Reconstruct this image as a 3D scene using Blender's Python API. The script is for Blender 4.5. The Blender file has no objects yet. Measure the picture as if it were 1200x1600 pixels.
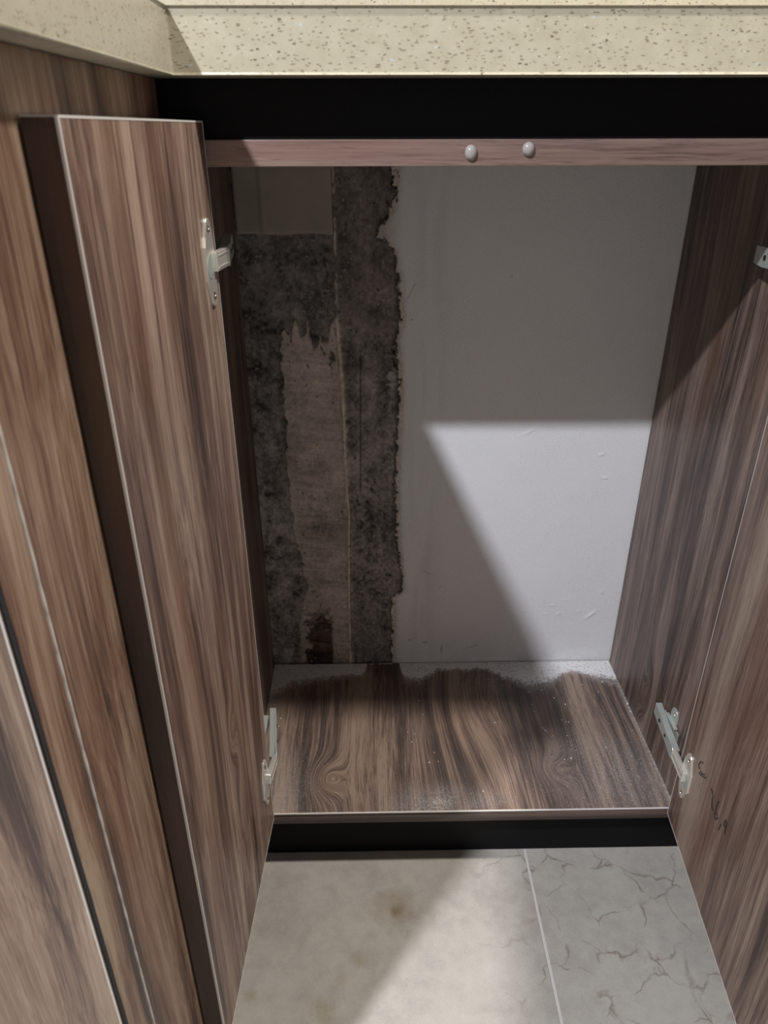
import bpy, bmesh, math, random
import numpy as np
from mathutils import Vector, Matrix

random.seed(7)
scene = bpy.context.scene
COL = scene.collection

# ------------------------------------------------------------------ camera
cam_data = bpy.data.cameras.new('camera')
cam = bpy.data.objects.new('camera', cam_data)
COL.objects.link(cam)
R = Vector((0.99984532, -0.01747276, -0.00200872))
U = Vector((0.00986376, 0.46251362, 0.88655731))
F = Vector((0.01456154, 0.88643999, -0.46261443))
cam.matrix_world = Matrix(((R.x, U.x, -F.x, 0.1613),
                           (R.y, U.y, -F.y, -0.6421),
                           (R.z, U.z, -F.z, 0.7611),
                           (0, 0, 0, 1)))
cam_data.sensor_fit = 'VERTICAL'
cam_data.sensor_height = 36.0
cam_data.sensor_width = 27.0
cam_data.lens = 1144.2 / 1600 * 36.0
cam_data.clip_start = 0.01
cam_data.dof.use_dof = True
cam_data.dof.focus_distance = 0.92
cam_data.dof.aperture_fstop = 12.0
scene.camera = cam

# ------------------------------------------------------------------ world, lights, exposure
world = bpy.data.worlds.new('world')
scene.world = world
world.use_nodes = True
world.node_tree.nodes['Background'].inputs[0].default_value = (0.90, 0.93, 1.0, 1)
world.node_tree.nodes['Background'].inputs[1].default_value = 0.05


def lamp(name, loc, power, color, size):
    d = bpy.data.lights.new(name, 'AREA')
    d.shape = 'DISK'
    d.size = size
    d.energy = power
    d.color = color
    o = bpy.data.objects.new(name, d)
    COL.objects.link(o)
    o.location = loc
    return o


lamp('ceiling_downlight', (-0.58, -1.145, 2.04), 70, (0.94, 0.955, 1.0), 0.075)
lamp('ceiling_downlight', (0.78, -0.36, 2.04), 35, (1.0, 0.945, 0.875), 0.10)

scene.view_settings.view_transform = 'Standard'
scene.view_settings.look = 'None'
scene.view_settings.exposure = 0.0
scene.view_settings.gamma = 1.0
scene.view_settings.use_curve_mapping = False

# ------------------------------------------------------------------ measures (metres)
W, D = 0.54, 0.2916          # inner width and depth of the open cabinet
ZT = -0.1124                 # floor tiles
Z_RAIL0, Z_RAIL1 = 0.7354, 0.7545
Z_TOP0, Z_TOP1 = 0.7962, 0.8375
TH = 0.018


# ------------------------------------------------------------------ material helpers
def new_mat(name):
    m = bpy.data.materials.new(name)
    m.use_nodes = True
    nt = m.node_tree
    return m, nt, nt.nodes['Principled BSDF']


def N(nt, kind, **kw):
    n = nt.nodes.new(kind)
    for k, v in kw.items():
        setattr(n, k, v)
    return n


def simple(name, color, rough=0.5, metallic=0.0, **ins):
    m, nt, b = new_mat(name)
    b.inputs['Base Color'].default_value = (*color, 1)
    b.inputs['Roughness'].default_value = rough
    b.inputs['Metallic'].default_value = metallic
    for k, v in ins.items():
        b.inputs[k.replace('_', ' ')].default_value = v
    return m


def noise(nt, vec, scale, detail=3, rough=0.55, dist=0.0):
    n = N(nt, 'ShaderNodeTexNoise')
    n.inputs['Scale'].default_value = scale
    n.inputs['Detail'].default_value = detail
    n.inputs['Roughness'].default_value = rough
    n.inputs['Distortion'].default_value = dist
    nt.links.new(vec, n.inputs['Vector'])
    return n.outputs['Fac']


def mapping(nt, vec, scale, loc=(0, 0, 0), rot=(0, 0, 0)):
    m = N(nt, 'ShaderNodeMapping')
    m.inputs['Scale'].default_value = scale
    m.inputs['Location'].default_value = loc
    m.inputs['Rotation'].default_value = rot
    nt.links.new(vec, m.inputs['Vector'])
    return m.outputs[0]


def math_(nt, op, a, b=None, c=None, clamp=False):
    m = N(nt, 'ShaderNodeMath', operation=op)
    m.use_clamp = clamp
    for i, v in enumerate((a, b, c)):
        if v is None:
            continue
        if isinstance(v, (int, float)):
            m.inputs[i].default_value = v
        else:
            nt.links.new(v, m.inputs[i])
    return m.outputs[0]


def ramp(nt, fac, stops, interp='LINEAR'):
    r = N(nt, 'ShaderNodeValToRGB')
    cr = r.color_ramp
    cr.interpolation = interp
    while len(cr.elements) < len(stops):
        cr.elements.new(0.5)
    for e, (p, c) in zip(cr.elements, stops):
        e.position = p
        e.color = (*c, 1) if len(c) == 3 else c
    nt.links.new(fac, r.inputs[0])
    return r.outputs[0]


def mix(nt, fac, a, b, blend='MIX'):
    m = N(nt, 'ShaderNodeMix', data_type='RGBA', blend_type=blend)
    if isinstance(fac, (int, float)):
        m.inputs[0].default_value = fac
    else:
        nt.links.new(fac, m.inputs[0])
    for i, v in ((6, a), (7, b)):
        if isinstance(v, tuple):
            m.inputs[i].default_value = (*v, 1)
        else:
            nt.links.new(v, m.inputs[i])
    return m.outputs[2]


def bump(nt, b, height, strength, dist):
    n = N(nt, 'ShaderNodeBump')
    n.inputs['Strength'].default_value = strength
    n.inputs['Distance'].default_value = dist
    nt.links.new(height, n.inputs['Height'])
    nt.links.new(n.outputs[0], b.inputs['Normal'])


def wood(name, axis='z', seed=(0, 0, 0), light=(0.33, 0.25, 0.20), mid=(0.155, 0.098, 0.077),
         dark=(0.045, 0.027, 0.022), scale=1.0, contrast=1.0, dusty=False, rough=0.42, knots=()):
    """walnut-look laminate, grain running along one axis"""
    m, nt, b = new_mat(name)
    tc = N(nt, 'ShaderNodeTexCoord')
    base = mapping(nt, tc.outputs['Object'], (1, 1, 1), seed)
    # slow wander of the grain
    slow = {'x': (0.35, 1, 1), 'y': (1, 0.35, 1), 'z': (1, 1, 0.35)}[axis]
    wv = N(nt, 'ShaderNodeTexNoise')
    wv.inputs['Scale'].default_value = 7
    wv.inputs['Detail'].default_value = 1.5
    nt.links.new(mapping(nt, base, slow), wv.inputs['Vector'])
    vs = N(nt, 'ShaderNodeVectorMath', operation='SUBTRACT')
    nt.links.new(wv.outputs['Color'], vs.inputs[0])
    vs.inputs[1].default_value = (0.5, 0.5, 0.5)
    sc = N(nt, 'ShaderNodeVectorMath', operation='SCALE')
    nt.links.new(vs.outputs[0], sc.inputs[0])
    sc.inputs['Scale'].default_value = 0.035
    ad = N(nt, 'ShaderNodeVectorMath', operation='ADD')
    nt.links.new(base, ad.inputs[0])
    nt.links.new(sc.outputs[0], ad.inputs[1])
    w = ad.outputs[0]
    # knots push the grain lines apart around them: (x, y, z, radius across, radius along, push)
    if knots:
        sp = N(nt, 'ShaderNodeSeparateXYZ')
        nt.links.new(tc.outputs['Object'], sp.inputs[0])
        tot = None
        for (kx, ky, kz, ra, rl, push) in knots:
            ac, a0 = (sp.outputs[0], kx) if axis == 'y' else (sp.outputs[1], ky)
            al, l0 = (sp.outputs[1], ky) if axis == 'y' else (sp.outputs[2], kz)
            da = math_(nt, 'DIVIDE', math_(nt, 'SUBTRACT', ac, a0), ra)
            dl = math_(nt, 'DIVIDE', math_(nt, 'SUBTRACT', al, l0), rl)
            e = math_(nt, 'EXPONENT', math_(nt, 'MULTIPLY', math_(nt, 'MULTIPLY_ADD', da, da, math_(nt, 'MULTIPLY', dl, dl)), -1.0))
            e = math_(nt, 'MULTIPLY', e, push)
            tot = e if tot is None else math_(nt, 'ADD', tot, e)
        cb = N(nt, 'ShaderNodeCombineXYZ')
        nt.links.new(tot, cb.inputs[0 if axis == 'y' else 1])
        ad2 = N(nt, 'ShaderNodeVectorMath', operation='ADD')
        nt.links.new(w, ad2.inputs[0])
        nt.links.new(cb.outputs[0], ad2.inputs[1])
        w = ad2.outputs[0]

    def st(k):
        return {'x': (k, 1, 1), 'y': (1, k, 1), 'z': (1, 1, k)}[axis]
    broad = noise(nt, mapping(nt, w, st(0.07)), 30 * scale, 2.5, 0.5)
    streak = noise(nt, mapping(nt, w, st(0.03)), 130 * scale, 3.5, 0.6)
    fine = noise(nt, mapping(nt, w, st(0.018)), 620 * scale, 3, 0.65)
    t = math_(nt, 'MULTIPLY', broad, 0.50)
    t = math_(nt, 'MULTIPLY_ADD', streak, 0.32, t)
    t = math_(nt, 'MULTIPLY_ADD', fine, 0.36, t)
    t = math_(nt, 'SUBTRACT', t, 0.590)
    t = math_(nt, 'MULTIPLY_ADD', t, 4.6 * contrast, 0.5, clamp=True)
    col = ramp(nt, t, [(0.0, dark), (0.42, mid), (0.72, tuple((a + c) / 2 for a, c in zip(mid, light))), (1.0, light)])
    # short dark pores
    pores = noise(nt, mapping(nt, w, st(0.035)), 1100, 1, 0.5)
    pf = math_(nt, 'MULTIPLY', math_(nt, 'SUBTRACT', pores, 0.60, clamp=True), 3.2, clamp=True)
    col = mix(nt, pf, col, tuple(c * 0.75 for c in dark))
    # warm and cool drift
    tone = noise(nt, mapping(nt, w, st(0.12)), 14, 2, 0.5)
    col = mix(nt, math_(nt, 'MULTIPLY', math_(nt, 'SUBTRACT', tone, 0.5, clamp=True), 2.2, clamp=True), col, (0.20, 0.105, 0.066), 'MIX') \
        if not dusty else col
    rgh = rough
    if dusty:
        at = N(nt, 'ShaderNodeAttribute', attribute_name='dust')
        g = noise(nt, tc.outputs['Object'], 900, 2, 0.7)
        g2 = noise(nt, tc.outputs['Object'], 260, 3, 0.7)
        gg = math_(nt, 'MULTIPLY_ADD', g2, 0.5, math_(nt, 'MULTIPLY', g, 0.5))
        thr = math_(nt, 'SUBTRACT', 0.72, math_(nt, 'MULTIPLY', at.outputs['Fac'], 0.36))
        grains = math_(nt, 'MULTIPLY', math_(nt, 'SUBTRACT', gg, thr, clamp=True), 9.0, clamp=True)
        veil = math_(nt, 'MULTIPLY', math_(nt, 'MULTIPLY', at.outputs['Fac'], math_(nt, 'MULTIPLY_ADD', g2, 1.2, 0.0)), 0.55, clamp=True)
        f = math_(nt, 'MAXIMUM', math_(nt, 'MULTIPLY', grains, 0.85), veil)
        # an even thin film of dust all over the board
        film = math_(nt, 'MULTIPLY', noise(nt, tc.outputs['Object'], 14, 3, 0.6), 0.07)
        f = math_(nt, 'MAXIMUM', f, film)
        col = mix(nt, f, col, (0.80, 0.81, 0.83))
    nt.links.new(col, b.inputs['Base Color'])
    b.inputs['Roughness'].default_value = rgh
    b.inputs['Specular IOR Level'].default_value = 0.45
    bump(nt, b, fine, 0.25, 0.0004)
    return m


M = {}
CAB_O = (W / 2, 0.15, ZT)


def kn(x, y, z, *r):
    return (x - CAB_O[0], y - CAB_O[1], z - CAB_O[2], *r)


M['wood_door_l'] = wood('walnut_laminate_left_door', 'z', (0.3, 1.25, 0.4), light=(0.40, 0.30, 0.24), mid=(0.165, 0.100, 0.078), knots=(kn(0, -0.125, 0.262, 0.012, 0.022, 0.022), kn(0, -0.118, 0.215, 0.016, 0.04, -0.014)))
M['wood_door_r'] = wood('walnut_laminate_right_door', 'z', (2.3, 0.7, 1.4), contrast=0.9)
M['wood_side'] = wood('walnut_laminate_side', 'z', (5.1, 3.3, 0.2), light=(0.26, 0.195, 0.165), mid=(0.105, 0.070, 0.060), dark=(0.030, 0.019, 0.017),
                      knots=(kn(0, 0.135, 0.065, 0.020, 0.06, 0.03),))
M['wood_run'] = wood('walnut_laminate_filler', 'z', (7.7, 2.1, 2.2), light=(0.38, 0.28, 0.205), mid=(0.18, 0.103, 0.07))
M['wood_end'] = wood('walnut_laminate_end_panel', 'z', (1.7, 6.1, 3.2), light=(0.37, 0.285, 0.21), mid=(0.20, 0.135, 0.098), contrast=0.8)
M['wood_floor'] = wood('walnut_laminate_dusty_shelf', 'y', (0.43, 0.2, 9.2), light=(0.27, 0.19, 0.14), mid=(0.115, 0.070, 0.053), dark=(0.034, 0.020, 0.016), dusty=True, contrast=1.25,
                       knots=(kn(0.096, 0.055, 0, 0.022, 0.03, 0.035), kn(0.30, 0.20, 0, 0.05, 0.12, 0.022), kn(0.405, 0.065, 0, 0.02, 0.02, 0.03)))
M['wood_rail'] = wood('walnut_laminate_rail', 'x', (0.3, 0.5, 4.2), light=(0.27, 0.19, 0.165), mid=(0.19, 0.125, 0.11), contrast=0.8)
M['wood_front'] = wood('walnut_edge_band', 'x', (0.9, 0.5, 6.2), light=(0.12, 0.085, 0.07), mid=(0.07, 0.048, 0.04), dark=(0.03, 0.02, 0.017))
M['edge_line'] = simple('pale_worn_edge', (0.60, 0.57, 0.55), 0.55)
M['edge_shade'] = wood('edge_band_painted_shade', 'z', (3.9, 4.5, 2.2), light=(0.036, 0.028, 0.025), mid=(0.023, 0.0175, 0.016), dark=(0.012, 0.009, 0.008), contrast=0.7)  # near-black brown stands in for the shade on the free door edge
M['black'] = simple('black_laminate', (0.004, 0.004, 0.0055), 0.5, Specular_IOR_Level=0.12)
M['groove'] = simple('dark_joint', (0.008, 0.007, 0.007), 0.8)
M['nickel'] = simple('brushed_nickel', (0.80, 0.78, 0.72), 0.30, 0.65)
M['zinc'] = simple('dull_zinc', (0.50, 0.54, 0.52), 0.42, 0.45)
M['screw_metal'] = simple('screw_metal', (0.8, 0.8, 0.78), 0.2, 1.0)
M['slot'] = simple('dark_slot', (0.015, 0.015, 0.015), 0.6)
M['ink'] = simple('black_pen_ink', (0.01, 0.009, 0.012), 0.5)
M['rubber'] = simple('clear_rubber', (0.80, 0.76, 0.74), 0.12, 0.0, Transmission_Weight=0.55, IOR=1.45)
M['crumb'] = simple('white_plaster_crumb', (0.82, 0.82, 0.82), 0.9)


# stone
def stone():
    m, nt, b = new_mat('speckled_cream_quartz')
    tc = N(nt, 'ShaderNodeTexCoord')
    v = tc.outputs['Object']
    basec = ramp(nt, noise(nt, v, 90, 4, 0.6), [(0.3, (0.375, 0.345, 0.262)), (0.7, (0.435, 0.405, 0.318))])
    # small brown chips: voronoi cells, thresholded by distance and a random gate
    def chips(scale, gate, size, col_a, basecol, seed, stretch=(1, 1, 1.7)):
        vo = N(nt, 'ShaderNodeTexVoronoi')
        vo.inputs['Scale'].default_value = scale
        nz = N(nt, 'ShaderNodeTexNoise')
        nz.inputs['Scale'].default_value = 350
        nt.links.new(v, nz.inputs['Vector'])
        sc = N(nt, 'ShaderNodeVectorMath', operation='SCALE')
        nt.links.new(nz.outputs['Color'], sc.inputs[0])
        sc.inputs['Scale'].default_value = 0.004
        ad = N(nt, 'ShaderNodeVectorMath', operation='ADD')
        nt.links.new(mapping(nt, v, stretch, seed, (0, 0.25, 0)), ad.inputs[0])
        nt.links.new(sc.outputs[0], ad.inputs[1])
        nt.links.new(ad.outputs[0], vo.inputs['Vector'])
        near = math_(nt, 'LESS_THAN', vo.outputs['Distance'], size)
        sep = N(nt, 'ShaderNodeSeparateColor')
        nt.links.new(vo.outputs['Color'], sep.inputs[0])
        g = math_(nt, 'LESS_THAN', sep.outputs[0], gate)
        f = math_(nt, 'MULTIPLY', near, g)
        f = math_(nt, 'MULTIPLY', f, math_(nt, 'MULTIPLY_ADD', sep.outputs[1], 0.75, 0.15))
        return mix(nt, f, basecol, col_a)
    c = chips(300, 0.50, 0.33, (0.15, 0.115, 0.08), basec, (0, 0, 0), (0.75, 1, 1.8))
    c = chips(215, 0.10, 0.27, (0.09, 0.07, 0.05), c, (3, 1, 2))
    c = chips(150, 0.03, 0.24, (0.42, 0.48, 0.50), c, (5, 4, 2))
    c = chips(300, 0.06, 0.22, (0.62, 0.60, 0.54), c, (8, 4, 7))
    nt.links.new(c, b.inputs['Base Color'])
    b.inputs['Roughness'].default_value = 0.3
    return m


M['stone'] = stone()


def vcol_mat(name, attr='Col', rough=0.9, bscale=700, bstr=0.4, bdist=0.0008):
    m, nt, b = new_mat(name)
    at = N(nt, 'ShaderNodeAttribute', attribute_name=attr)
    tc = N(nt, 'ShaderNodeTexCoord')
    n = noise(nt, tc.outputs['Object'], bscale, 4, 0.65)
    c = mix(nt, 1.0, at.outputs['Color'], ramp(nt, n, [(0.3, (0.86, 0.86, 0.86)), (0.7, (1.1, 1.1, 1.1))]), 'MULTIPLY')
    nt.links.new(c, b.inputs['Base Color'])
    b.inputs['Roughness'].default_value = rough
    b.inputs['Specular IOR Level'].default_value = 0.25
    bump(nt, b, n, bstr, bdist)
    return m


M['wall'] = vcol_mat('bare_and_plastered_wall')


def tile_mat():
    m, nt, b = new_mat('stone_look_floor_tile')
    tc = N(nt, 'ShaderNodeTexCoord')
    v = tc.outputs['Object']
    n1 = noise(nt, v, 9, 5, 0.6)
    n2 = noise(nt, v, 60, 5, 0.65)
    n3 = noise(nt, v, 500, 3, 0.6)
    t = math_(nt, 'MULTIPLY_ADD', n1, 0.5, math_(nt, 'MULTIPLY_ADD', n2, 0.4, math_(nt, 'MULTIPLY', n3, 0.22)))
    col = ramp(nt, t, [(0.42, (0.305, 0.285, 0.26)), (0.58, (0.375, 0.355, 0.325)), (0.72, (0.42, 0.40, 0.37))])
    sp = N(nt, 'ShaderNodeSeparateXYZ')
    nt.links.new(v, sp.inputs[0])
    # printed crackle veins: mostly on the right-hand tile
    nz = N(nt, 'ShaderNodeTexNoise')
    nz.inputs['Scale'].default_value = 24
    nz.inputs['Detail'].default_value = 5
    nt.links.new(v, nz.inputs['Vector'])
    sc = N(nt, 'ShaderNodeVectorMath', operation='SCALE')
    nt.links.new(nz.outputs['Color'], sc.inputs[0])
    sc.inputs['Scale'].default_value = 0.055
    ad = N(nt, 'ShaderNodeVectorMath', operation='ADD')
    nt.links.new(v, ad.inputs[0])
    nt.links.new(sc.outputs[0], ad.inputs[1])
    vo = N(nt, 'ShaderNodeTexVoronoi', feature='DISTANCE_TO_EDGE')
    vo.inputs['Scale'].default_value = 15
    nt.links.new(mapping(nt, ad.outputs[0], (1, 1, 0.01), (0.033, 0.02, 0)), vo.inputs['Vector'])
    line = math_(nt, 'SUBTRACT', 1.0, math_(nt, 'MULTIPLY', vo.outputs['Distance'], 42), clamp=True)
    brk = math_(nt, 'MULTIPLY', math_(nt, 'SUBTRACT', noise(nt, v, 38, 2, 0.5), 0.40, clamp=True), 5, clamp=True)
    side = math_(nt, 'MULTIPLY', math_(nt, 'SUBTRACT', sp.outputs[0], 0.26, clamp=True), 9, clamp=True)
    f = math_(nt, 'MULTIPLY', math_(nt, 'MULTIPLY', line, brk), math_(nt, 'MULTIPLY', side, 0.85))
    col = mix(nt, f, col, (0.17, 0.135, 0.11))

    def spot(x, y, r, color, amount, sx=1.0):
        nonlocal col
        dx = math_(nt, 'MULTIPLY', math_(nt, 'SUBTRACT', sp.outputs[0], x), sx)
        dy = math_(nt, 'SUBTRACT', sp.outputs[1], y)
        d = math_(nt, 'SQRT', math_(nt, 'ADD', math_(nt, 'POWER', dx, 2), math_(nt, 'POWER', dy, 2)))
        d = math_(nt, 'MULTIPLY_ADD', math_(nt, 'SUBTRACT', n2, 0.5), r * 1.2, d)
        g = math_(nt, 'SUBTRACT', 1.0, math_(nt, 'DIVIDE', d, r), clamp=True)
        col = mix(nt, math_(nt, 'MULTIPLY', g, amount), col, color)
    spot(0.1818, -0.052, 0.036, (0.22, 0.16, 0.09), 0.60)
    spot(0.1845, -0.058, 0.010, (0.16, 0.11, 0.05), 0.8)
    spot(0.140, -0.118, 0.014, (0.26, 0.22, 0.14), 0.55)
    spot(0.118, -0.142, 0.012, (0.26, 0.23, 0.15), 0.45)
    spot(0.100, -0.175, 0.018, (0.26, 0.22, 0.12), 0.6)
    spot(0.0171, -0.1547, 0.010, (0.28, 0.24, 0.17), 0.8)
    spot(0.36, -0.06, 0.05, (0.33, 0.26, 0.235), 0.35, 2.2)
    spot(0.54, -0.11, 0.05, (0.27, 0.26, 0.24), 0.4)
    nt.links.new(col, b.inputs['Base Color'])
    b.inputs['Roughness'].default_value = 0.5
    bump(nt, b, n2, 0.12, 0.001)
    return m


M['tile'] = tile_mat()
M['grout'] = simple('pale_grout', (0.52, 0.49, 0.48), 0.9)


# ------------------------------------------------------------------ mesh helpers
def link(name, me, mat, parent=None):
    me.name = name
    o = bpy.data.objects.new(name, me)
    COL.objects.link(o)
    if mat:
        me.materials.append(mat)
    if parent:
        o.parent = parent
        inv = Matrix.Translation(parent_origin(parent))
        me.transform(inv.inverted())
    return o


def parent_origin(p):
    v = Vector((0, 0, 0))
    while p:
        v += p.location
        p = p.parent
    return v


def bm_box(bm, a, b, bevel=0.0, segs=2):
    x0, x1 = sorted((a[0], b[0])); y0, y1 = sorted((a[1], b[1])); z0, z1 = sorted((a[2], b[2]))
    vs = [bm.verts.new(p) for p in ((x0, y0, z0), (x1, y0, z0), (x1, y1, z0), (x0, y1, z0),
                                    (x0, y0, z1), (x1, y0, z1), (x1, y1, z1), (x0, y1, z1))]
    fs = [bm.faces.new([vs[i] for i in q]) for q in ((3, 2, 1, 0), (4, 5, 6, 7), (0, 1, 5, 4), (1, 2, 6, 5), (2, 3, 7, 6), (3, 0, 4, 7))]
    if bevel:
        es = list({e for f in fs for e in f.edges})
        bmesh.ops.bevel(bm, geom=es, offset=bevel, segments=segs, affect='EDGES', profile=0.5)


def box(name, a, b, mat, parent=None, bevel=0.0006):
    bm = bmesh.new()
    bm_box(bm, a, b, bevel)
    return finish(name, bm, mat, parent)


def finish(name, bm, mat, parent=None, smooth=False):
    bmesh.ops.recalc_face_normals(bm, faces=bm.faces)
    me = bpy.data.meshes.new(name)
    bm.to_mesh(me)
    bm.free()
    if smooth:
        me.shade_smooth()
    return link(name, me, mat, parent)


def bm_prism(bm, pts, axis_vec, bevel=0.0):
    """closed outline (3-D points) extruded along a vector"""
    a = [bm.verts.new(p) for p in pts]
    b = [bm.verts.new(Vector(p) + Vector(axis_vec)) for p in pts]
    n = len(pts)
    fs = [bm.faces.new(a), bm.faces.new(b[::-1])]
    for i in range(n):
        fs.append(bm.faces.new((a[i], b[i], b[(i + 1) % n], a[(i + 1) % n])))
    if bevel:
        es = list({e for f in fs for e in f.edges})
        bmesh.ops.bevel(bm, geom=es, offset=bevel, segments=2, affect='EDGES', profile=0.5)


def bm_cyl(bm, c, axis, r, h, segs=20, r2=None):
    axis = Vector(axis).normalized()
    q = Vector((0, 0, 1)).rotation_difference(axis).to_matrix().to_4x4()
    mt = Matrix.Translation(Vector(c) + axis * h / 2) @ q
    bmesh.ops.create_cone(bm, cap_ends=True, segments=segs, radius1=r, radius2=r if r2 is None else r2, depth=h, matrix=mt)


def empty(name, loc, label, cat, group=None):
    o = bpy.data.objects.new(name, None)
    o.empty_display_size = 0.05
    COL.objects.link(o)
    o.location = loc
    o['label'] = label
    o['category'] = cat
    if group:
        o['group'] = group
    return o


def structure(o):
    o['kind'] = 'structure'
    return o


# value noise in numpy for the height fields
def vnoise(x, y, seed):
    xi = np.floor(x).astype(np.int64); yi = np.floor(y).astype(np.int64)
    xf = x - xi; yf = y - yi
    u = xf * xf * (3 - 2 * xf); v = yf * yf * (3 - 2 * yf)

    def h(a, b):
        k = (a * 374761393 + b * 668265263 + seed * 982451653) & 0x7fffffff
        k = ((k ^ (k >> 13)) * 1274126177) & 0x7fffffff
        k = k ^ (k >> 16)
        return (k & 0xffff) / 65535.0
    return (h(xi, yi) * (1 - u) + h(xi + 1, yi) * u) * (1 - v) + (h(xi, yi + 1) * (1 - u) + h(xi + 1, yi + 1) * u) * v


def fbm(x, y, f, seed, octv=4, gain=0.55):
    s = 0; a = 1; t = 0
    for i in range(octv):
        s = s + a * vnoise(x * f, y * f, seed + i * 17); t += a
        a *= gain; f *= 2.03
    return s / t - 0.5


def sstep(a, b, t):
    t = np.clip((t - a) / (b - a), 0, 1)
    return t * t * (3 - 2 * t)


def grid_mesh(name, X, Y, Z, mat, attrs, parent=None, smooth=True):
    """X, Y, Z: arrays (rows, cols)"""
    r, c = X.shape
    co = np.stack([X, Y, Z], -1).reshape(-1, 3)
    idx = np.arange(r * c).reshape(r, c)
    q = np.stack([idx[:-1, :-1], idx[:-1, 1:], idx[1:, 1:], idx[1:, :-1]], -1).reshape(-1, 4)
    me = bpy.data.meshes.new(name)
    me.vertices.add(len(co)); me.vertices.foreach_set('co', co.ravel())
    me.loops.add(q.size); me.loops.foreach_set('vertex_index', q.ravel())
    me.polygons.add(len(q))
    me.polygons.foreach_set('loop_start', np.arange(0, q.size, 4))
    me.update(calc_edges=True)
    for an, (kind, data) in attrs.items():
        if kind == 'color':
            a = me.color_attributes.new(an, 'FLOAT_COLOR', 'POINT')
            a.data.foreach_set('color', np.concatenate([data.reshape(-1, 3), np.ones((r * c, 1))], 1).astype(np.float32).ravel())
        else:
            a = me.attributes.new(an, 'FLOAT', 'POINT')
            a.data.foreach_set('value', data.astype(np.float32).ravel())
    if smooth:
        me.shade_smooth()
    me.validate()
    return link(name, me, mat, parent)


# ================================================================== SETTING
# floor: three rows of 60 cm tiles in one structure, grout laid between
bm = bmesh.new()
gx = 0.3635
for i in range(-4, 4):
    for j in range(-4, 2):
        x0 = gx + i * 0.6 + 0.0016; x1 = gx + (i + 1) * 0.6 - 0.0016
        y0 = -0.42 + j * 0.6 + 0.0016; y1 = -0.42 + (j + 1) * 0.6 - 0.0016
        bm_box(bm, (x0, y0, ZT - 0.009), (x1, y1, ZT), 0.0007, 1)
floor = structure(finish('floor', bm, M['tile']))
box('floor_grout', (gx - 2.4, -2.9, ZT - 0.012), (gx + 2.4, 0.77, ZT - 0.0006), M['grout'], floor, 0)

# back wall: one height field, bare concrete strip at the left, skim plaster at the right
xs = np.concatenate([np.arange(-2.0, -0.02, 0.03), np.arange(-0.02, 0.215, 0.0011), np.arange(0.215, 0.56, 0.0024), np.arange(0.56, 2.43, 0.03)])
zs = np.concatenate([np.arange(-0.14, -0.02, 0.02), np.arange(-0.02, 0.765, 0.0014), np.arange(0.765, 2.13, 0.06)])
X, Z = np.meshgrid(xs, zs)
n_mid = fbm(X, Z, 45, 3); n_fine = fbm(X, Z, 260, 9); n_rag = fbm(X, Z, 90, 21, 5, 0.62); n_big = fbm(X, Z, 12, 33)
n_vst = fbm(X * 1.0, Z * 0.12, 90, 41)
n_hst = fbm(X * 0.10, Z * 1.0 + X * 0.12, 260, 51)
edge_pts = np.array([(0.0070, 0.1883), (0.1244, 0.1893), (0.136, 0.2030), (0.1648, 0.2034), (0.2206, 0.1953), (0.3146, 0.193), (0.4196, 0.196),
                     (0.4642, 0.1974), (0.5235, 0.1925), (0.5479, 0.1984), (0.6027, 0.1948), (0.630, 0.1892), (0.6474, 0.1715), (0.652, 0.1700), (0.668, 0.1770), (0.6759, 0.1840),
                     (0.6968, 0.188), (0.7226, 0.190), (0.77, 0.191)])
ex = np.interp(Z, edge_pts[:, 0], edge_pts[:, 1])
n_rag2 = fbm(X, Z, 230, 23, 4, 0.65)
d_edge = X - ex + n_rag * 0.0060 + n_rag2 * 0.0085 + n_fine * 0.002 + (n_rag * 0.012 + n_rag2 * 0.010) * sstep(0.60, 0.66, Z)
plaster = sstep(-0.0006, 0.0012, d_edge)
rim = np.exp(-((X - ex - 0.0030) / 0.0048) ** 2) * plaster * np.clip(0.75 + 2.2 * n_vst + 1.0 * n_rag2, 0, 1)           # brown first coat showing along the break
rim_dark = np.exp(-((d_edge + 0.0015) / 0.0018) ** 2)
# tan mortar patch
tl = np.interp(Z, [0.0, 0.09, 0.138, 0.178, 0.244, 0.316, 0.421, 0.50, 0.545], [0.040, 0.044, 0.060, 0.0540, 0.0440, 0.0420, 0.0425, 0.0420, 0.0480])
top = np.interp(X, [0.04, 0.0510, 0.058, 0.0644, 0.0709, 0.0801, 0.0868, 0.0957, 0.105, 0.112, 0.118], [0.52, 0.535, 0.525, 0.5528, 0.522, 0.545, 0.512, 0.530, 0.522, 0.545, 0.556])
rx = np.interp(Z, [0.0, 0.166, 0.2746, 0.315, 0.374, 0.465, 0.556, 0.72], [0.1225, 0.1243, 0.1269, 0.1238, 0.1232, 0.1223, 0.1172, 0.1180])
tan = sstep(0, 0.0016, X - tl + n_rag * 0.012) * sstep(0, 0.0016, rx - X) * sstep(0, 0.0025, top - Z + n_rag * 0.028)
stain = sstep(0, 0.012, X - 0.051 + n_rag * 0.05) * sstep(0, 0.006, 0.0975 - X) * sstep(0, 0.030, 0.108 - Z + n_rag * 0.06)
tan_hi = tan * (1 - stain)
ridge = np.exp(-((X - rx - n_mid * 0.0015) / (0.0026 + 0.004 * np.clip(n_rag, -0.3, 0.5))) ** 2) * sstep(0.0, 0.02, 0.56 - Z)
ridge_up = np.exp(-((X - rx + n_mid * 0.004) / 0.0016) ** 2) * sstep(0, 0.02, Z - 0.56) * np.clip(fbm(X, Z, 60, 71) * 6, 0, 1)
crack = np.exp(-((X - 0.1465 + (0.499 - Z) * 0.018 + n_mid * 0.001) / 0.0008) ** 2) * sstep(0, 0.02, Z - 0.295) * sstep(0, 0.02, 0.51 - Z)
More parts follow.
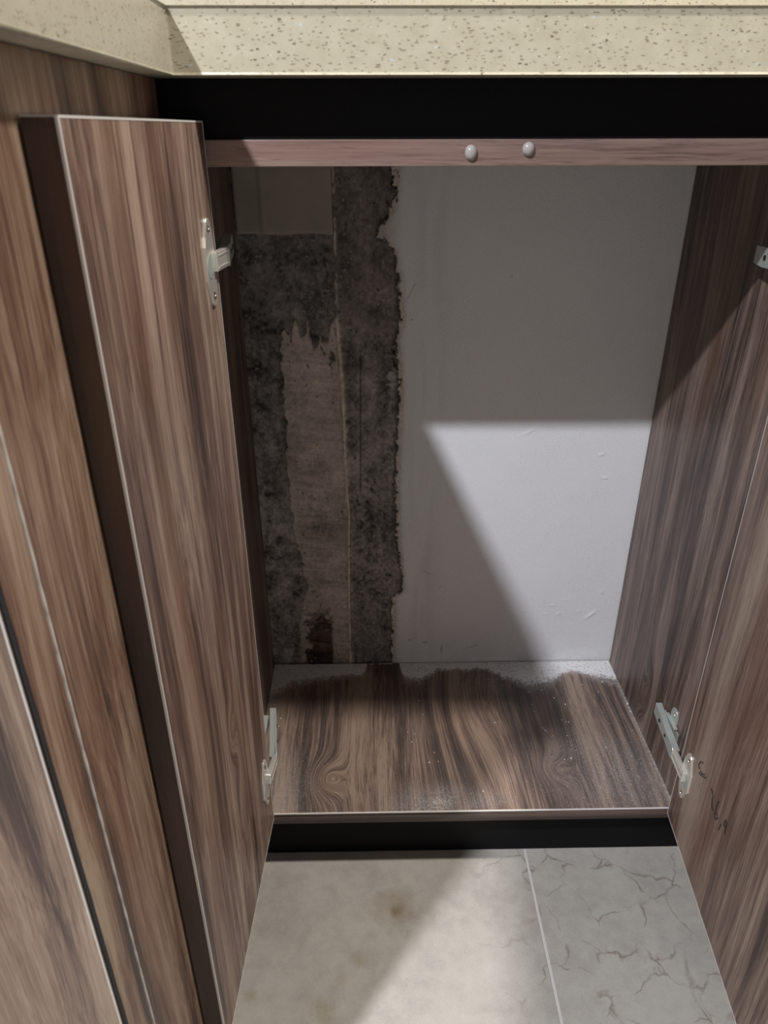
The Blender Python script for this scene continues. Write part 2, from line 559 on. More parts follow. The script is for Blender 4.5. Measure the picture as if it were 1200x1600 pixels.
ridge_slot = np.exp(-((X - rx - 0.0016) / 0.0007) ** 2) * sstep(0, 0.01, Z - 0.012) * sstep(0, 0.02, 0.31 - Z)
dots = sstep(0.30, 0.40, fbm(X, Z, 240, 77, 2, 0.4))
darkdots = sstep(0.26, 0.36, fbm(X + 3, Z, 190, 87, 3, 0.5))
scratch = sstep(0.22, 0.34, fbm(X + Z * 0.35, Z * 0.35, 170, 97, 3, 0.5))

conc = np.array([0.185, 0.170, 0.163]) * (1 + 0.35 * sstep(0.5, 0.2, Z))[..., None]
rough_right = sstep(0.120, 0.130, X) * sstep(0.33, 0.27, Z)
c = np.ones(X.shape + (3,)) * conc
c *= np.clip(1 + 1.7 * n_mid + 1.6 * n_fine + 0.8 * n_big + 0.9 * n_vst + 0.8 * n_rag, 0.25, 3)[..., None] * 0.9
up_warm = sstep(0.40, 0.62, Z) * sstep(0.10, 0.13, X)
c = c * (1 - 0.35 * up_warm[..., None]) + np.array([0.15, 0.115, 0.105]) * 0.35 * up_warm[..., None]
c *= (1 - 0.30 * rough_right * sstep(-0.05, 0.15, n_mid))[..., None]
light_left = sstep(0.036, 0.012, X) * sstep(0.5, 0.3, Z)
c += (0.14 * light_left * np.clip(0.35 + 3 * n_rag, 0, 1))[..., None]
tanc = np.array([0.42, 0.355, 0.315]) * (1 + 0.9 * n_big + 0.6 * n_mid + 0.6 * n_hst + 0.6 * n_fine)[..., None]
upt = sstep(0.44, 0.50, Z)
tanc *= (1 - 0.75 * scratch * (0.25 + 0.75 * upt))[..., None]
c = c * (1 - tan_hi[..., None]) + tanc * tan_hi[..., None]
stc = np.array([0.08, 0.058, 0.047]) * (1 + 2.2 * n_hst + 1.5 * n_mid)[..., None]
sm = (tan * stain)[..., None]
c = c * (1 - sm) + stc * sm
rr = np.clip(ridge * 1.0 + ridge_up * 0.9, 0, 1)[..., None]
c = c * (1 - rr) + np.array([0.60, 0.51, 0.41]) * (1 + n_fine * 1.0)[..., None] * rr
c *= (1 - 0.75 * np.clip(crack + ridge_slot, 0, 1))[..., None]
c = np.where(((dots > 0.5) & (plaster < 0.5))[..., None], c * 0.5 + 0.22, c)
c = np.where(((darkdots > 0.5) & (plaster < 0.5))[..., None], c * 0.35, c)
chips = sstep(0, 0.003, 0.009 - np.hypot((X - 0.186), (Z - 0.463) * 0.35) + n_rag * 0.03) * sstep(-0.06, 0.10, n_fine)
c = c * (1 - 0.8 * chips[..., None]) + 0.42 * 0.8 * chips[..., None]
holes = sstep(0.20, 0.30, fbm(X * 1.4 + 5, Z + X, 75, 131, 4, 0.6)) * sstep(0.118, 0.135, X) * (sstep(0.62, 0.68, Z) + sstep(0.34, 0.30, Z) * sstep(0.20, 0.26, Z) + sstep(0.47, 0.485, Z) * sstep(0.53, 0.515, Z))
c *= (1 - 0.75 * np.clip(holes, 0, 1) * (1 - plaster))[..., None]
pale = sstep(0.17, 0.30, fbm(X * 1.3, Z * 0.6 + 9, 70, 151, 5, 0.62)) * (1 - tan)
c = c * (1 - 0.5 * pale[..., None]) + np.array([0.34, 0.30, 0.285]) * 0.5 * pale[..., None]
c *= (1 - 0.6 * rim_dark * (1 - plaster))[..., None]
pl = np.array([0.70, 0.705, 0.735]) * (1 + 0.05 * n_big + 0.03 * n_mid)[..., None]
up_old = (sstep(0.45, 0.62, Z) * sstep(0.205, 0.17, X))[..., None]
pl = pl * (1 - up_old * 0.75) + np.array([0.34, 0.30, 0.27]) * (1 + 1.2 * n_rag2)[..., None] * up_old * 0.75
rim_col = np.array([0.50, 0.42, 0.35]) * (1 + 0.6 * n_fine + 0.6 * n_vst)[..., None]
pl = pl * (1 - rim[..., None]) + rim_col * rim[..., None]
# a broad faint grey smear beside the break, pencil marks and specks
smear = np.exp(-((X - 0.235) / 0.022) ** 2) * 0.10 * sstep(-0.2, 0.2, n_vst)
pl *= (1 - smear)[..., None]
marks = np.zeros_like(X)
for (mx, mz, ll, an, wd) in [(0.2419, 0.170, 0.010, -0.6, 0.0007), (0.2166, 0.0448, 0.001, 0, 0.0014), (0.2418, 0.040, 0.0015, 0, 0.0020), (0.2110, 0.583, 0.013, 1.1, 0.0006),
                             (0.315, 0.030, 0.014, 0.35, 0.0006), (0.268, 0.028, 0.010, 1.5, 0.0008), (0.212, 0.548, 0.001, 0, 0.0010), (0.335, 0.600, 0.001, 0, 0.0008), (0.262, 0.145, 0.002, 0.4, 0.0006)]:
    u = (X - mx) * math.cos(an) + (Z - mz) * math.sin(an); v = -(X - mx) * math.sin(an) + (Z - mz) * math.cos(an)
    marks = np.maximum(marks, np.exp(-(v / wd) ** 2) * sstep(ll, ll * 0.6, np.abs(u) - wd))
pl *= (1 - 0.45 * marks)[..., None]
low = sstep(0.03, 0.0, Z) * sstep(-0.1, 0.2, n_mid)
pl *= (1 - 0.12 * low)[..., None]
c = c * (1 - plaster[..., None]) + pl * plaster[..., None]
c = np.clip(c, 0.012, 0.9)

H = 0.0 * X
H += (1 - plaster) * (-0.0042 + n_mid * 0.0022 + n_fine * 0.0016 + rough_right * (n_rag * 0.0045 + n_fine * 0.002))
H += tan_hi * (0.0018 - n_mid * 0.0010 + n_hst * 0.0010 - scratch * 0.0008) * (1 - plaster)
H += (ridge * 0.0034 + ridge_up * 0.0020) * (1 - plaster)
H -= (crack * 0.002 + ridge_slot * 0.003 + np.clip(holes, 0, 1) * 0.003 * (1 - plaster))
H += plaster * (n_big * 0.0006 + rim * (-0.0012 + n_rag * 0.0022))
for (bx, bz, sx, sz, an, hh) in [(0.5103, 0.1317, 0.0016, 0.0045, 0.4, 0.0012), (0.4985, 0.089, 0.0020, 0.0095, -0.75, 0.0016), (0.4801, 0.0964, 0.0018, 0.0018, 0, 0.0009),
                                 (0.4793, 0.3608, 0.0032, 0.0016, 0.4, 0.0013), (0.4887, 0.3245, 0.0026, 0.0016, -0.5, 0.0014), (0.437, 0.108, 0.0034, 0.0014, 0, 0.0009),
                                 (0.448, 0.092, 0.0018, 0.0028, 0, 0.0012), (0.428, 0.092, 0.0018, 0.0018, 0, 0.0010), (0.392, 0.098, 0.0022, 0.0014, 0, 0.0010),
                                 (0.385, 0.066, 0.0026, 0.0012, 0.5, 0.0010), (0.405, 0.069, 0.0014, 0.0018, 0, 0.0009), (0.330, 0.052, 0.0030, 0.0012, -0.4, 0.0009),
                                 (0.375, 0.395, 0.0110, 0.0016, 0.5, 0.0007), (0.455, 0.118, 0.0012, 0.0020, 0.4, 0.0008)]:
    u = (X - bx) * math.cos(an) + (Z - bz) * math.sin(an); v = -(X - bx) * math.sin(an) + (Z - bz) * math.cos(an)
    H += hh * np.exp(-(u / sx) ** 2 - (v / sz) ** 2)
Y = D - H
wall_back = structure(grid_mesh('wall_back', X, Y, Z, M['wall'], {'Col': ('color', c)}))
# grid normals face the room
me = wall_back.data
if me.polygons[0].normal.y > 0:
    me.flip_normals()

# the rest of the kitchen, behind and above the camera
M['paint'] = simple('off_white_wall_paint', (0.30, 0.285, 0.27), 0.85)
structure(box('wall_left', (-2.06, -2.7, ZT - 0.01), (-1.96, D + 0.02, 2.06), M['paint'], None, 0))
structure(box('wall_right', (2.36, -2.7, ZT - 0.01), (2.46, D + 0.02, 2.06), M['paint'], None, 0))
structure(box('wall_front', (-2.06, -2.8, ZT - 0.01), (2.46, -2.7, 2.06), M['paint'], None, 0))
structure(box('ceiling', (-2.06, -2.8, 2.06), (2.46, D + 0.02, 2.14), M['paint'], None, 0))

# ================================================================== WORKTOP
# L-shaped quartz worktop with a deep apron
bm = bmesh.new()
outline = [(0.0204, -0.030), (0.610, -0.030), (0.610, -0.383), (1.22, -0.383), (1.22, 0.285), (-0.59, 0.285), (-0.59, -0.383), (0.0204, -0.383)]  # right arm is unseen, added to block the right-hand downlight from the tiles
outer = [(p[0], p[1], Z_TOP0) for p in outline]
bm_prism(bm, outer, (0, 0, Z_TOP1 - Z_TOP0), 0.0016)
wt = finish('worktop', bm, M['stone'])
wt['label'] = 'speckled cream quartz worktop with deep front edge turning a corner at the top'
wt['category'] = 'worktop'
# splashback in the same stone, standing on the worktop against the wall
sb = box('splashback', (-0.59, 0.262, Z_TOP1 + 0.0002), (1.22, 0.2840, 1.45), M['stone'], None, 0.001)
sb['label'] = 'cream stone splashback slab rising behind the worktop along the top edge'
sb['category'] = 'splashback'

# ================================================================== OPEN BASE CABINET
cab = empty('base_cabinet', (W / 2, 0.15, ZT), 'open walnut base cabinet with missing back and two doors standing wide open', 'cabinet')
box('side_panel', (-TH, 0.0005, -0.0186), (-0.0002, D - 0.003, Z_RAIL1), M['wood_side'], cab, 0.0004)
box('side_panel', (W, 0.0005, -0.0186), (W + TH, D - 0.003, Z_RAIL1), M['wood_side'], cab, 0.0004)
# bottom board with its dust map
xs2 = np.linspace(0.0, W, 271); ys2 = np.linspace(0.0002, D - 0.001, 147)
BX, BY = np.meshgrid(xs2, ys2)
m1 = fbm(BX, BY, 40, 101); m2 = fbm(BX, BY, 160, 111); m3 = fbm(BX, BY, 14, 121)
back = D - BY
band = np.interp(BX, [0, 0.03, 0.10, 0.125, 0.145, 0.150, 0.200, 0.206, 0.235, 0.26, 0.34, 0.36, 0.40, 0.43, 0.47, 0.50, 0.54],
                 [0.095, 0.055, 0.040, 0.036, 0.032, 0.002, 0.002, 0.045, 0.050, 0.022, 0.022, 0.045, 0.070, 0.060, 0.030, 0.045, 0.060])
dust = sstep(0.0, 0.75, 1 - back / np.maximum(band * 1.35 + m2 * 0.02, 0.0015)) * 1.35
dust = np.maximum(dust, sstep(0.05, 0.0, BX) * sstep(0.135, 0.03, back) * np.clip(0.45 + m1 * 2, 0, 1))
dust = np.maximum(dust, 0.33 * np.exp(-((BX - 0.345) / 0.04) ** 2 - ((back - 0.045) / 0.045) ** 2))
dust = np.maximum(dust, 0.50 * sstep(0.014, 0.0, W - BX) * sstep(0.30, 0.02, back) + 0)
dust = np.maximum(dust, np.exp(-((W - BX) / 0.004) ** 2) * 0.75)
dust = np.maximum(dust, 0.55 * np.exp(-((BX - 0.235) / 0.075) ** 2 - ((BY - 0.014) / 0.030) ** 2) * (0.9 + m1))
dust = np.maximum(dust, 0.38 * np.exp(-((BX - 0.03) / 0.05) ** 2 - ((BY - 0.0) / 0.12) ** 2))
dust = np.maximum(dust, 0.34 * np.exp(-((BX - 0.49) / 0.11) ** 2 - ((BY - 0.05) / 0.10) ** 2))
dust = np.clip(dust + m3 * 0.08 * (dust > 0.05), 0, 1)
bp = grid_mesh('bottom_panel', BX, BY, np.zeros_like(BX), M['wood_floor'], {'dust': ('float', dust)}, cab)
bp.data.materials.append(M['wood_front'])
sol = bp.modifiers.new('thickness', 'SOLIDIFY')
sol.thickness = 0.0186; sol.offset = -1.0
sol.material_offset_rim = 1; sol.use_rim = True
if bp.data.polygons[0].normal.z < 0:
    bp.data.flip_normals()
o = box('edge_line', (0.0, -0.0008, -0.0014), (W, 0.0010, 0.0002), M['edge_line'], bp, 0.0003)
# front rail under the black channel
rail = box('top_rail', (0.0, 0.0, Z_RAIL0), (0.630, 0.030, Z_RAIL1), M['wood_rail'], cab, 0.0006)
o = box('finger_channel', (-0.018, 0.0045, Z_RAIL1), (0.630, 0.030, Z_TOP0 - 0.0005), M['black'], cab, 0.0)
o['label'] = 'black recessed channel above the rail'
o = box('plinth', (-0.02, 0.030, ZT + 0.0005), (0.630, 0.046, -0.0188), M['black'], cab, 0.0005)
o['label'] = 'black toe board under the cabinet'


# clear bumpers on the rail
def dome(name, c, r, h, parent):
    bm = bmesh.new()
    bmesh.ops.create_uvsphere(bm, u_segments=28, v_segments=16, radius=1.0)
    for v in list(bm.verts):
        if v.co.z < -1e-5:
            bm.verts.remove(v)
    hole = [e for e in bm.edges if e.is_boundary]
    bmesh.ops.holes_fill(bm, edges=hole)
    for v in bm.verts:
        x, y, z = v.co
        v.co = Vector((c[0] + x * r[0], c[1] - z * h, c[2] + y * r[1]))
    return finish(name, bm, M['rubber'], parent, True)


dome('bumper_pad', (0.2411, 0.0, 0.7450), (0.0050, 0.0058), 0.0042, rail)
dome('bumper_pad', (0.2864, 0.0, 0.7475), (0.0050, 0.0052), 0.0042, rail)


# ------------------------------------------------------------------ doors
def make_door(name, hinge_in, ang, width, out_sign, wmat, label, zb, zt, lt=0.0181):
    """hinge_in: inner-face hinge edge (x, y). out_sign: +1 if thickness goes to -x (left door), -1 to +x"""
    a = math.radians(ang)
    d = Vector((-math.sin(a), -math.cos(a), 0))
    n = Vector((-math.cos(a), math.sin(a), 0)) * out_sign       # from inner face to outer face
    h = Vector((hinge_in[0], hinge_in[1], 0))

    def P(s, t, z):
        q = h + d * s + n * t
        return Vector((q.x, q.y, z))
    bm = bmesh.new()
    pts = [P(0, 0.0, zb), P(width, 0.0, zb), P(width, lt, zb), P(0, lt, zb)]
    bm_prism(bm, pts, (0, 0, zt - zb), 0.0005)
    door = finish(name, bm, wmat, cab)
    door['label'] = label
    # edge band on the free edge, worktop's shade put into its dark colour
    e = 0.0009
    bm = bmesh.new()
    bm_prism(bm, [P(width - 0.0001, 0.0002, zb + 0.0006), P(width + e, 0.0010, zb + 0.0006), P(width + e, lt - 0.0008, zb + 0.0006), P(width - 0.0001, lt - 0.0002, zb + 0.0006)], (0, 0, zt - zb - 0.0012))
    finish('shaded_edge_band', bm, M['edge_shade'], door)
    # pale worn arris round the inner face
    t = 0.0013
    bm = bmesh.new()
    o_ = 0.00025
    bm_prism(bm, [P(width - 0.0006, -o_, zb), P(width + e + 0.0002, -o_, zb), P(width + e + 0.0002, t * 1.0, zb), P(width - 0.0006, t * 1.0, zb)], (0, 0, zt - zb))
    bm_prism(bm, [P(0, -o_, zt - 0.0009), P(width, -o_, zt - 0.0009), P(width, -o_, zt + 0.0003), P(0, -o_, zt + 0.0003)], n * lt)
    bm_prism(bm, [P(-0.0002, -o_, zb), P(0.0005, -o_, zb), P(0.0005, 0.0004, zb), P(-0.0002, 0.0004, zb)], (0, 0, zt - zb))
    bm_prism(bm, [P(0, -o_, zb), P(width, -o_, zb), P(width, -o_, zb + 0.0007), P(0, -o_, zb + 0.0007)], n * 0.0006)
    finish('edge_line', bm, M['edge_line'], door)
    return door, P


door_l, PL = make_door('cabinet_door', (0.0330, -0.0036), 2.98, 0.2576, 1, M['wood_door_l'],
                       'left open door with shaded free edge', -0.0028, 0.7672)
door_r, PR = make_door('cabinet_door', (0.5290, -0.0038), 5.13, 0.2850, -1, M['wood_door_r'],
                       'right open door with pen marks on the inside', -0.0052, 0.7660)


# pen scribbles on the right door: thin ink strokes lying on the inner face
def ink_stroke(bm, pts, r=0.00045):
    # pts: (s along door, z)
    ps = [PR(s, -0.0004, z) for s, z in pts]
    for a, b in zip(ps[:-1], ps[1:]):
        bm_cyl(bm, a, b - a, r, (b - a).length, 6)


def arc(cx, cz, rx, rz, a0, a1, n=12):
    return [(cx + rx * math.cos(math.radians(a0 + (a1 - a0) * i / n)), cz + rz * math.sin(math.radians(a0 + (a1 - a0) * i / n))) for i in range(n + 1)]


# ------------------------------------------------------------------ hinges
def make_hinge(side, zc, P, label, x_wall, arm_far, arm_near, door_s0):
    """side +1: left wall, -1: right wall. arm_far/near: (x centre, y). P: door frame function"""
    s = side
    bm = bmesh.new()
    # plate screwed to the cabinet side, with upper and lower wings
    wing = []
    yc = 0.052
    for k in range(24):
        a = 2 * math.pi * k / 24
        wing.append((x_wall, yc + 0.009 * math.copysign(abs(math.cos(a)) ** 0.6, math.cos(a)), zc + 0.029 * math.copysign(abs(math.sin(a)) ** 0.5, math.sin(a))))
    bm_prism(bm, wing, (s * 0.0018, 0, 0), 0.0003)
    far = arm_far[0]; near = arm_near[0]
    # carrier block that fills the space between the plate and the arm
    xi = x_wall + s * 0.0015
    xo = far - s * 0.003
    bm_box(bm, (xi, 0.030, zc - 0.0072), (xo, 0.076, zc + 0.0072), 0.0008)
    bm_box(bm, (xi, 0.036, zc + 0.0095), (x_wall + s * 0.0060, 0.066, zc + 0.0115), 0.0005)
    bm_box(bm, (xi, 0.036, zc - 0.0115), (x_wall + s * 0.0060, 0.066, zc - 0.0095), 0.0005)
    plate = finish('cabinet_hinge', bm, M['zinc'], cab)
    plate['label'] = label
    for (sy, sz) in ((0.052, 0.022), (0.052, -0.022), (0.070, -0.010), (0.036, -0.012)):
        bm = bmesh.new()
        bm_cyl(bm, (x_wall + s * 0.0016, sy, zc + sz), (s, 0, 0), 0.0030, 0.0016, 16, 0.0018)
        bm_cyl(bm, (x_wall + s * 0.0031, sy, zc + sz), (s, 0, 0), 0.0008, 0.0003, 6)
        finish('screw', bm, M['screw_metal'], plate, False)
    # arm: a pressed channel, wide at the far end and rounded near the link
    bm = bmesh.new()
    yF, yN = arm_far[1], arm_near[1]
    hw = 0.0088

    def arm_pt(t, off, w):
        x = far + (near - far) * t; y = yF + (yN - yF) * t
        return (x + off, y, zc + w)
    prof = [(0.0, -hw * 0.92), (0.0, hw * 0.92), (0.25, hw), (0.62, hw * 0.78), (0.80, hw * 0.80), (0.90, hw * 1.0), (0.97, hw * 0.95), (1.0, hw * 0.7),
            (1.0, -hw * 0.7), (0.97, -hw * 0.95), (0.90, -hw), (0.80, -hw * 0.80), (0.62, -hw * 0.78), (0.25, -hw)]
    bm_prism(bm, [arm_pt(t, s * 0.0030, w) for t, w in prof], (s * 0.0020, 0, 0), 0.0005)
    # side walls of the channel
    for sg in (1, -1):
        q = [arm_pt(0.0, s * 0.0032, sg * hw * 0.90), arm_pt(0.62, s * 0.0032, sg * hw * 0.74), arm_pt(1.0, s * 0.0032, sg * hw * 0.68),
             arm_pt(1.0, -s * 0.0045, sg * hw * 0.68), arm_pt(0.62, -s * 0.0035, sg * hw * 0.74), arm_pt(0.0, -s * 0.0030, sg * hw * 0.90)]
        bm_prism(bm, q, (0, 0, -sg * 0.0014), 0.0003)
    arm = finish('hinge_arm', bm, M['zinc'], plate)
    # adjusting screws in the arm
    for t, rr in ((0.30, 0.0026), (0.62, 0.0022)):
        bm = bmesh.new()
        x, y, z = arm_pt(t, s * 0.0049, 0)
        bm_cyl(bm, (x, y, z), (s, 0, 0), rr, 0.0007, 14)
        finish('screw', bm, M['slot'], plate)
    # link between arm and cup
    bm = bmesh.new()
    a0 = Vector(arm_pt(1.0, 0.0, 0))
    b0 = P(door_s0, -0.0020, zc)
    dirv = (b0 - a0)
    nrm = Vector((dirv.y, -dirv.x, 0)).normalized() * s
    if nrm.x * s < 0:
        nrm = -nrm
    a1 = a0 - dirv.normalized() * 0.004
    th = 0.0042
    for z0, z1, dd in ((-0.0075, 0.0075, 0.0),):
        pts = [a1 + nrm * th, b0 + nrm * th, b0 - nrm * 0.0012, a1 - nrm * 0.0012]
        bm_prism(bm, [(p.x, p.y, zc + z0) for p in pts], (0, 0, z1 - z0), 0.0009)
    for dz in (-0.0045, 0.0045):
        pts = [a1 + nrm * (th + 0.0005) + dirv * 0.15, b0 + nrm * (th + 0.0005) - dirv * 0.10, b0 + nrm * (th - 0.0005) - dirv * 0.10, a1 + nrm * (th - 0.0005) + dirv * 0.15]
        bm_prism(bm, [(p.x, p.y, zc + dz - 0.0006) for p in pts], (0, 0, 0.0012))
    finish('hinge_link', bm, M['nickel'], plate)
    # cup plate on the door: rounded flange, rim of the cup and two screws
    bm = bmesh.new()
    s0, s1 = 0.0125, 0.0400
    sc_ = (s0 + s1) / 2
    fl = []
    for (ss, zz) in ((s1, -0.012), (s1 - 0.001, 0.013), (s1 - 0.006, 0.0205), (s1 - 0.0105, 0.0310), (s1 - 0.0130, 0.0333), (s0 + 0.0085, 0.0333), (s0 + 0.006, 0.0310),
                     (s0 + 0.001, 0.020), (s0, 0.012), (s0, -0.012), (s0 + 0.001, -0.020), (s0 + 0.006, -0.0310), (s0 + 0.0085, -0.0333), (s1 - 0.0130, -0.0333), (s1 - 0.0105, -0.0310), (s1 - 0.006, -0.0205)):
        fl.append(P(ss, -0.0022, zc + zz))
    n_in = P(0, 1, 0) - P(0, 0, 0)
    bm_prism(bm, fl, n_in * 0.0024, 0.0004)
    cp = finish('cup_plate', bm, M['nickel'], plate)
    bm = bmesh.new()
    bm_cyl(bm, P(sc_ + 0.003, -0.0021, zc - 0.002), -n_in, 0.0100, 0.0007, 28, 0.0090)
    finish('hinge_cup', bm, M['zinc'], plate)
    for dz in (-0.0255, 0.0255):
        bm = bmesh.new()
        bm_cyl(bm, P(sc_, -0.0020, zc + dz), -n_in, 0.0036, 0.0013, 16, 0.0022)
        bm_cyl(bm, P(sc_, -0.0033, zc + dz), -n_in, 0.0010, 0.0002, 4)
        finish('screw', bm, M['screw_metal'], plate)
    return plate


make_hinge(1, 0.667, PL, 'hinge at the top of the left door', 0.0, (0.0270, 0.088), (0.0375, 0.006), 0.020)
make_hinge(1, 0.086, PL, 'hinge at the bottom of the left door', 0.0, (0.0270, 0.088), (0.0375, 0.006), 0.020)
make_hinge(-1, 0.655, PR, 'hinge at the top of the right door, at the picture edge', W, (0.5345, 0.088), (0.5265, 0.006), 0.027)
make_hinge(-1, 0.086, PR, 'hinge at the bottom of the right door', W, (0.5345, 0.088), (0.5265, 0.006), 0.027)

# ================================================================== CABINET RUN AT THE LEFT
run = empty('peninsula_cabinet', (-0.3, -0.18, ZT), 'closed walnut cabinet run at the left, ending in a flat end panel', 'cabinet')
box('side_panel', (-TH, -0.3422, ZT + 0.001), (0.0, -0.0004, Z_TOP0 - 0.0004), M['wood_run'], run, 0.0004)
o = box('filler_strip', (-TH, -0.3725, ZT + 0.001), (0.0, -0.3435, Z_TOP0 - 0.0004), M['wood_run'], run, 0.0003)
bm = bmesh.new()
# lumpy pale glue seam between panel and strip
zz = np.arange(ZT + 0.002, Z_TOP0 - 0.002, 0.006)
prev = None
for i, z in enumerate(zz):
    w = 0.0009 + 0.0003 * math.sin(i * 1.7) + random.uniform(-0.00015, 0.00025)
    yv = -0.3428 + random.uniform(-0.0001, 0.0001)
    ring = [bm.verts.new(p) for p in ((0.0008, yv - w * 0.6, z), (0.0008, yv + w * 0.6, z), (-0.001, yv + w, z), (-0.001, yv - w, z))]
    if prev:
        for k in range(4):
            bm.faces.new((prev[k], prev[(k + 1) % 4], ring[(k + 1) % 4], ring[k]))
    prev = ring
o = finish('edge_seam', bm, M['edge_line'], run)
box('end_panel', (-0.57, -0.3742, ZT + 0.001), (-0.0034, -0.3436, Z_TOP0 - 0.0004), M['wood_end'], run, 0.0003)
box('joint_groove', (-0.0034, -0.3732, ZT + 0.001), (-0.0006, -0.3722, Z_TOP0 - 0.0004), M['groove'], run, 0)
box('edge_line', (-0.0043, -0.3746, ZT + 0.001), (-0.0034, -0.3738, Z_TOP0 - 0.0004), M['edge_line'], run, 0.0002)

# unseen run added under the worktop arm that keeps lamp light off the tiles
added_run = empty('peninsula_cabinet', (0.92, -0.18, ZT), 'unseen walnut cabinet run added beyond the right edge, under the added right arm of the worktop', 'cabinet')
box('side_panel', (0.632, -0.3422, ZT + 0.001), (0.650, 0.270, Z_TOP0 - 0.0004), M['wood_run'], added_run, 0.0004)
box('end_panel', (0.632, -0.3742, ZT + 0.001), (1.20, -0.3436, Z_TOP0 - 0.0004), M['wood_end'], added_run, 0.0003)

# ================================================================== SHEET STUCK ON THE WALL
bm = bmesh.new()
nx, nz = 40, 26
x0, x1, z0, z1 = 0.0015, 0.1162, 0.6506, 0.7700
vv = []
for j in range(nz + 1):
    row = []
    for i in range(nx + 1):
        x = x0 + (x1 - x0) * i / nx; z = z0 + (z1 - z0) * j / nz
        z += 0.0008 * math.sin(x * 90) * (j == 0)
        off = 0.0030 * math.exp(-((x - 0.0335) / 0.0016) ** 2) + 0.0012 * (x > 0.0335) + 0.0008 * math.sin(x * 47 + z * 20) + 0.0018 * math.exp(-((x - x1) / 0.006) ** 2 - ((z - z0) / 0.02) ** 2)
        row.append(bm.verts.new((x, D + 0.0002 - off, z)))
    vv.append(row)
for j in range(nz):
    for i in range(nx):
        bm.faces.new((vv[j][i], vv[j][i + 1], vv[j + 1][i + 1], vv[j + 1][i]))
m_, nt_, b_ = new_mat('grey_brown_board')
tc_ = N(nt_, 'ShaderNodeTexCoord')
cc_ = ramp(nt_, noise(nt_, tc_.outputs['Object'], 22, 5, 0.6), [(0.3, (0.26, 0.235, 0.21)), (0.7, (0.33, 0.29, 0.255))])
nt_.links.new(cc_, b_.inputs['Base Color'])
b_.inputs['Roughness'].default_value = 0.75
sheet = finish('cardboard_sheet', bm, m_, None, True)
sm_ = sheet.modifiers.new('thickness', 'SOLIDIFY')
sm_.thickness = 0.0022; sm_.offset = 0
sheet['label'] = 'grey-brown creased sheet stuck on the bare wall at the upper left of the cavity'
sheet['category'] = 'sheet'

# ================================================================== PEN MARKS
INK = [[(0.0539, 0.1385), (0.0488, 0.1349), (0.0461, 0.1289), (0.0469, 0.126), (0.0506, 0.1253)], [(0.0512, 0.1208), (0.0566, 0.1225), (0.0627, 0.1263), (0.0696, 0.132)], [(0.0529, 0.125), (0.0601, 0.1272), (0.0638, 0.1312)], [(0.0851, 0.1332), (0.0901, 0.133), (0.0931, 0.1299), (0.0933, 0.1248), (0.0961, 0.1189), (0.1007, 0.1179)], [(0.1068, 0.1386), (0.1055, 0.1317), (0.106, 0.1232), (0.1058, 0.1175), (0.108, 0.1156), (0.1121, 0.1182), (0.114, 0.1227), (0.1113, 0.124), (0.1079, 0.1218)], [(0.1231, 0.1247), (0.1222, 0.1172), (0.121, 0.1131)], [(0.1284, 0.1365), (0.1274, 0.1308), (0.1282, 0.1282), (0.1314, 0.1303), (0.1324, 0.1343), (0.1304, 0.1362), (0.1284, 0.1365), (0.1326, 0.1354), (0.1328, 0.1294), (0.1341, 0.123)]]
bm = bmesh.new()
for stroke in INK:
    ink_stroke(bm, stroke, 0.00055)
o = finish('pen_mark', bm, M['ink'], door_r)
o['label'] = 'black pen scribble with loops like a 6 and a 9'


# ================================================================== CRUMBS ON THE CABINET FLOOR
def crumb_mesh(seed):
    rnd = random.Random(seed)
    bm = bmesh.new()
    bmesh.ops.create_icosphere(bm, subdivisions=1, radius=1.0)
    for v in bm.verts:
        v.co *= rnd.uniform(0.7, 1.15)
        v.co.z = v.co.z * 0.6
    zmin = min(v.co.z for v in bm.verts)
    for v in bm.verts:
        v.co.z -= zmin
    me = bpy.data.meshes.new('plaster_crumb')
    bm.to_mesh(me); bm.free()
    me.materials.append(M['crumb'])
    return me


crumb_meshes = [crumb_mesh(k) for k in range(5)]
CR = [(0.416, 0.221), (0.396, 0.217), (0.395, 0.189), (0.395, 0.175), (0.445, 0.189), (0.437, 0.153), (0.441, 0.152), (0.481, 0.232), (0.486, 0.26), (0.491, 0.258), (0.502, 0.215), (0.514, 0.238), (0.529, 0.233), (0.401, 0.141), (0.406, 0.132), (0.412, 0.126), (0.432, 0.126), (0.418, 0.082), (0.428, 0.084), (0.438, 0.098), (0.481, 0.103), (0.512, 0.086), (0.334, 0.153), (0.284, 0.027), (0.3, 0.03), (0.207, 0.137), (0.217, 0.134), (0.212, 0.118), (0.231, 0.172), (0.242, 0.098), (0.234, 0.08), (0.246, 0.082), (0.233, 0.079), (0.228, 0.202), (0.023, 0.168), (0.022, 0.152), (0.537, 0.18), (0.536, 0.172), (0.539, 0.189), (0.432, 0.157), (0.41, 0.269), (0.431, 0.203)]

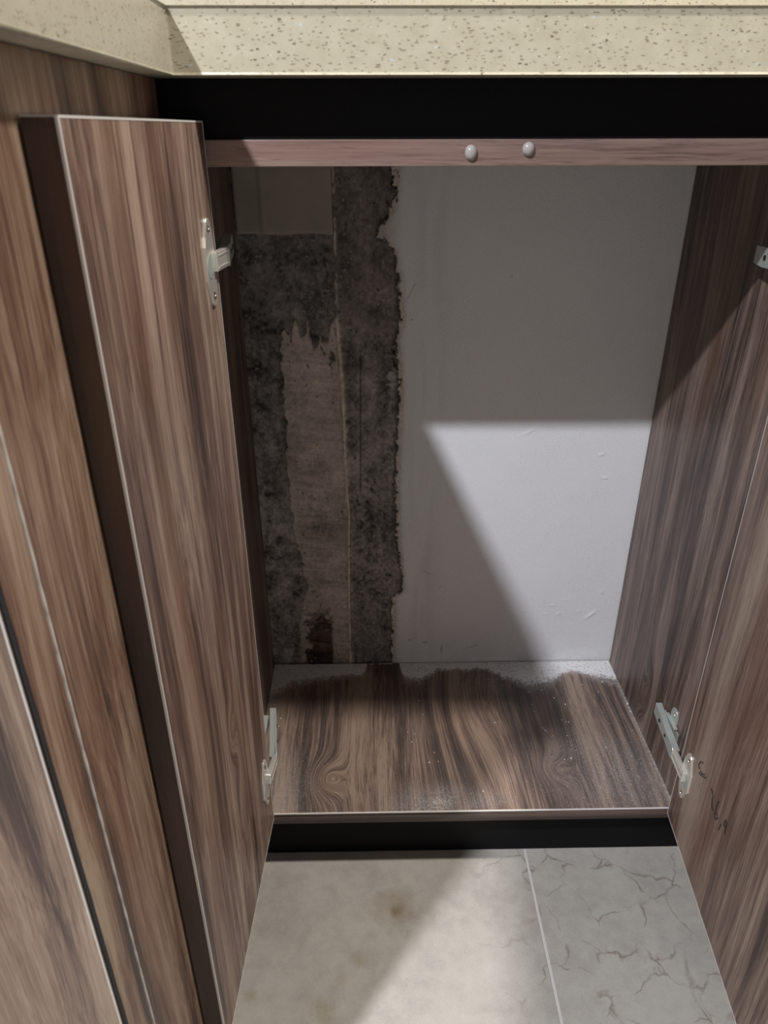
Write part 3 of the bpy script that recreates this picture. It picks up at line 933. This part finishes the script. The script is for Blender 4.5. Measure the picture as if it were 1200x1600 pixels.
proto = None
for k, (x, y) in enumerate(CR):
    o = bpy.data.objects.new('plaster_crumb', crumb_meshes[k % 5])
    COL.objects.link(o)
    r = random.uniform(0.0007, 0.0013)
    o.location = (min(x, W - 0.0015), y, 0.00002)
    o.scale = (r, r, r)
    o.rotation_euler = (0, 0, random.uniform(0, 6))
    if x < 0.05:
        where = 'on the cabinet bottom close beside the lower left hinge'
    elif x > 0.53:
        where = 'on the cabinet bottom against the right side panel'
    elif y < 0.05:
        where = 'near the pale front edge of the cabinet bottom'
    elif x < 0.26:
        where = 'in the loose cluster left of the middle of the cabinet bottom'
    elif y > 0.20:
        where = 'at the back right of the cabinet bottom, below the plastered wall'
    elif y > 0.12:
        where = 'right of the middle of the cabinet bottom, near the long flake'
    else:
        where = 'in the front right part of the cabinet bottom'
    o['label'] = 'tiny white plaster crumb ' + where
    o['category'] = 'crumb'
    o['group'] = 'plaster crumbs on the cabinet bottom'
flake = bpy.data.objects.new('plaster_flake', crumb_meshes[2])
COL.objects.link(flake)
flake.location = (0.4035, 0.1365, 0.00002)
flake.scale = (0.0036, 0.0012, 0.0009)
flake.rotation_euler = (0, 0, -0.9)
flake['label'] = 'longest white plaster flake on the cabinet bottom, right of the middle'
flake['category'] = 'flake'

# fine dust grains, far too many to count: one object, densest along the back
rng = np.random.default_rng(5)
V = []; Fc = []


def dens(x, y):
    i = int(np.clip(y / D * 146, 0, 146)); j = int(np.clip(x / W * 270, 0, 270))
    return dust[i, j]


n = 0
while n < 6500:
    x = rng.uniform(0.002, W - 0.002); y = rng.uniform(0.002, D - 0.004)
    dv = dens(x, y)
    if rng.uniform() > (dv ** 1.3) * 0.9 + 0.004:
        continue
    r = rng.uniform(0.00018, 0.00042) * (1.5 if rng.uniform() < 0.06 else 1)
    a = rng.uniform(0, 6.28)
    b0 = len(V)
    for t in range(3):
        V.append((x + r * math.cos(a + t * 2.094), y + r * math.sin(a + t * 2.094), 0.00003))
    V.append((x, y, 0.00003 + r * 1.2))
    Fc += [(b0, b0 + 1, b0 + 3), (b0 + 1, b0 + 2, b0 + 3), (b0 + 2, b0, b0 + 3)]
    n += 1
me = bpy.data.meshes.new('plaster_dust')
me.from_pydata(V, [], Fc)
pd = link('plaster_dust', me, M['crumb'])
pd['kind'] = 'stuff'
pd['label'] = 'white plaster dust scattered over the cabinet bottom, thickest along the wall'
pd['category'] = 'dust'
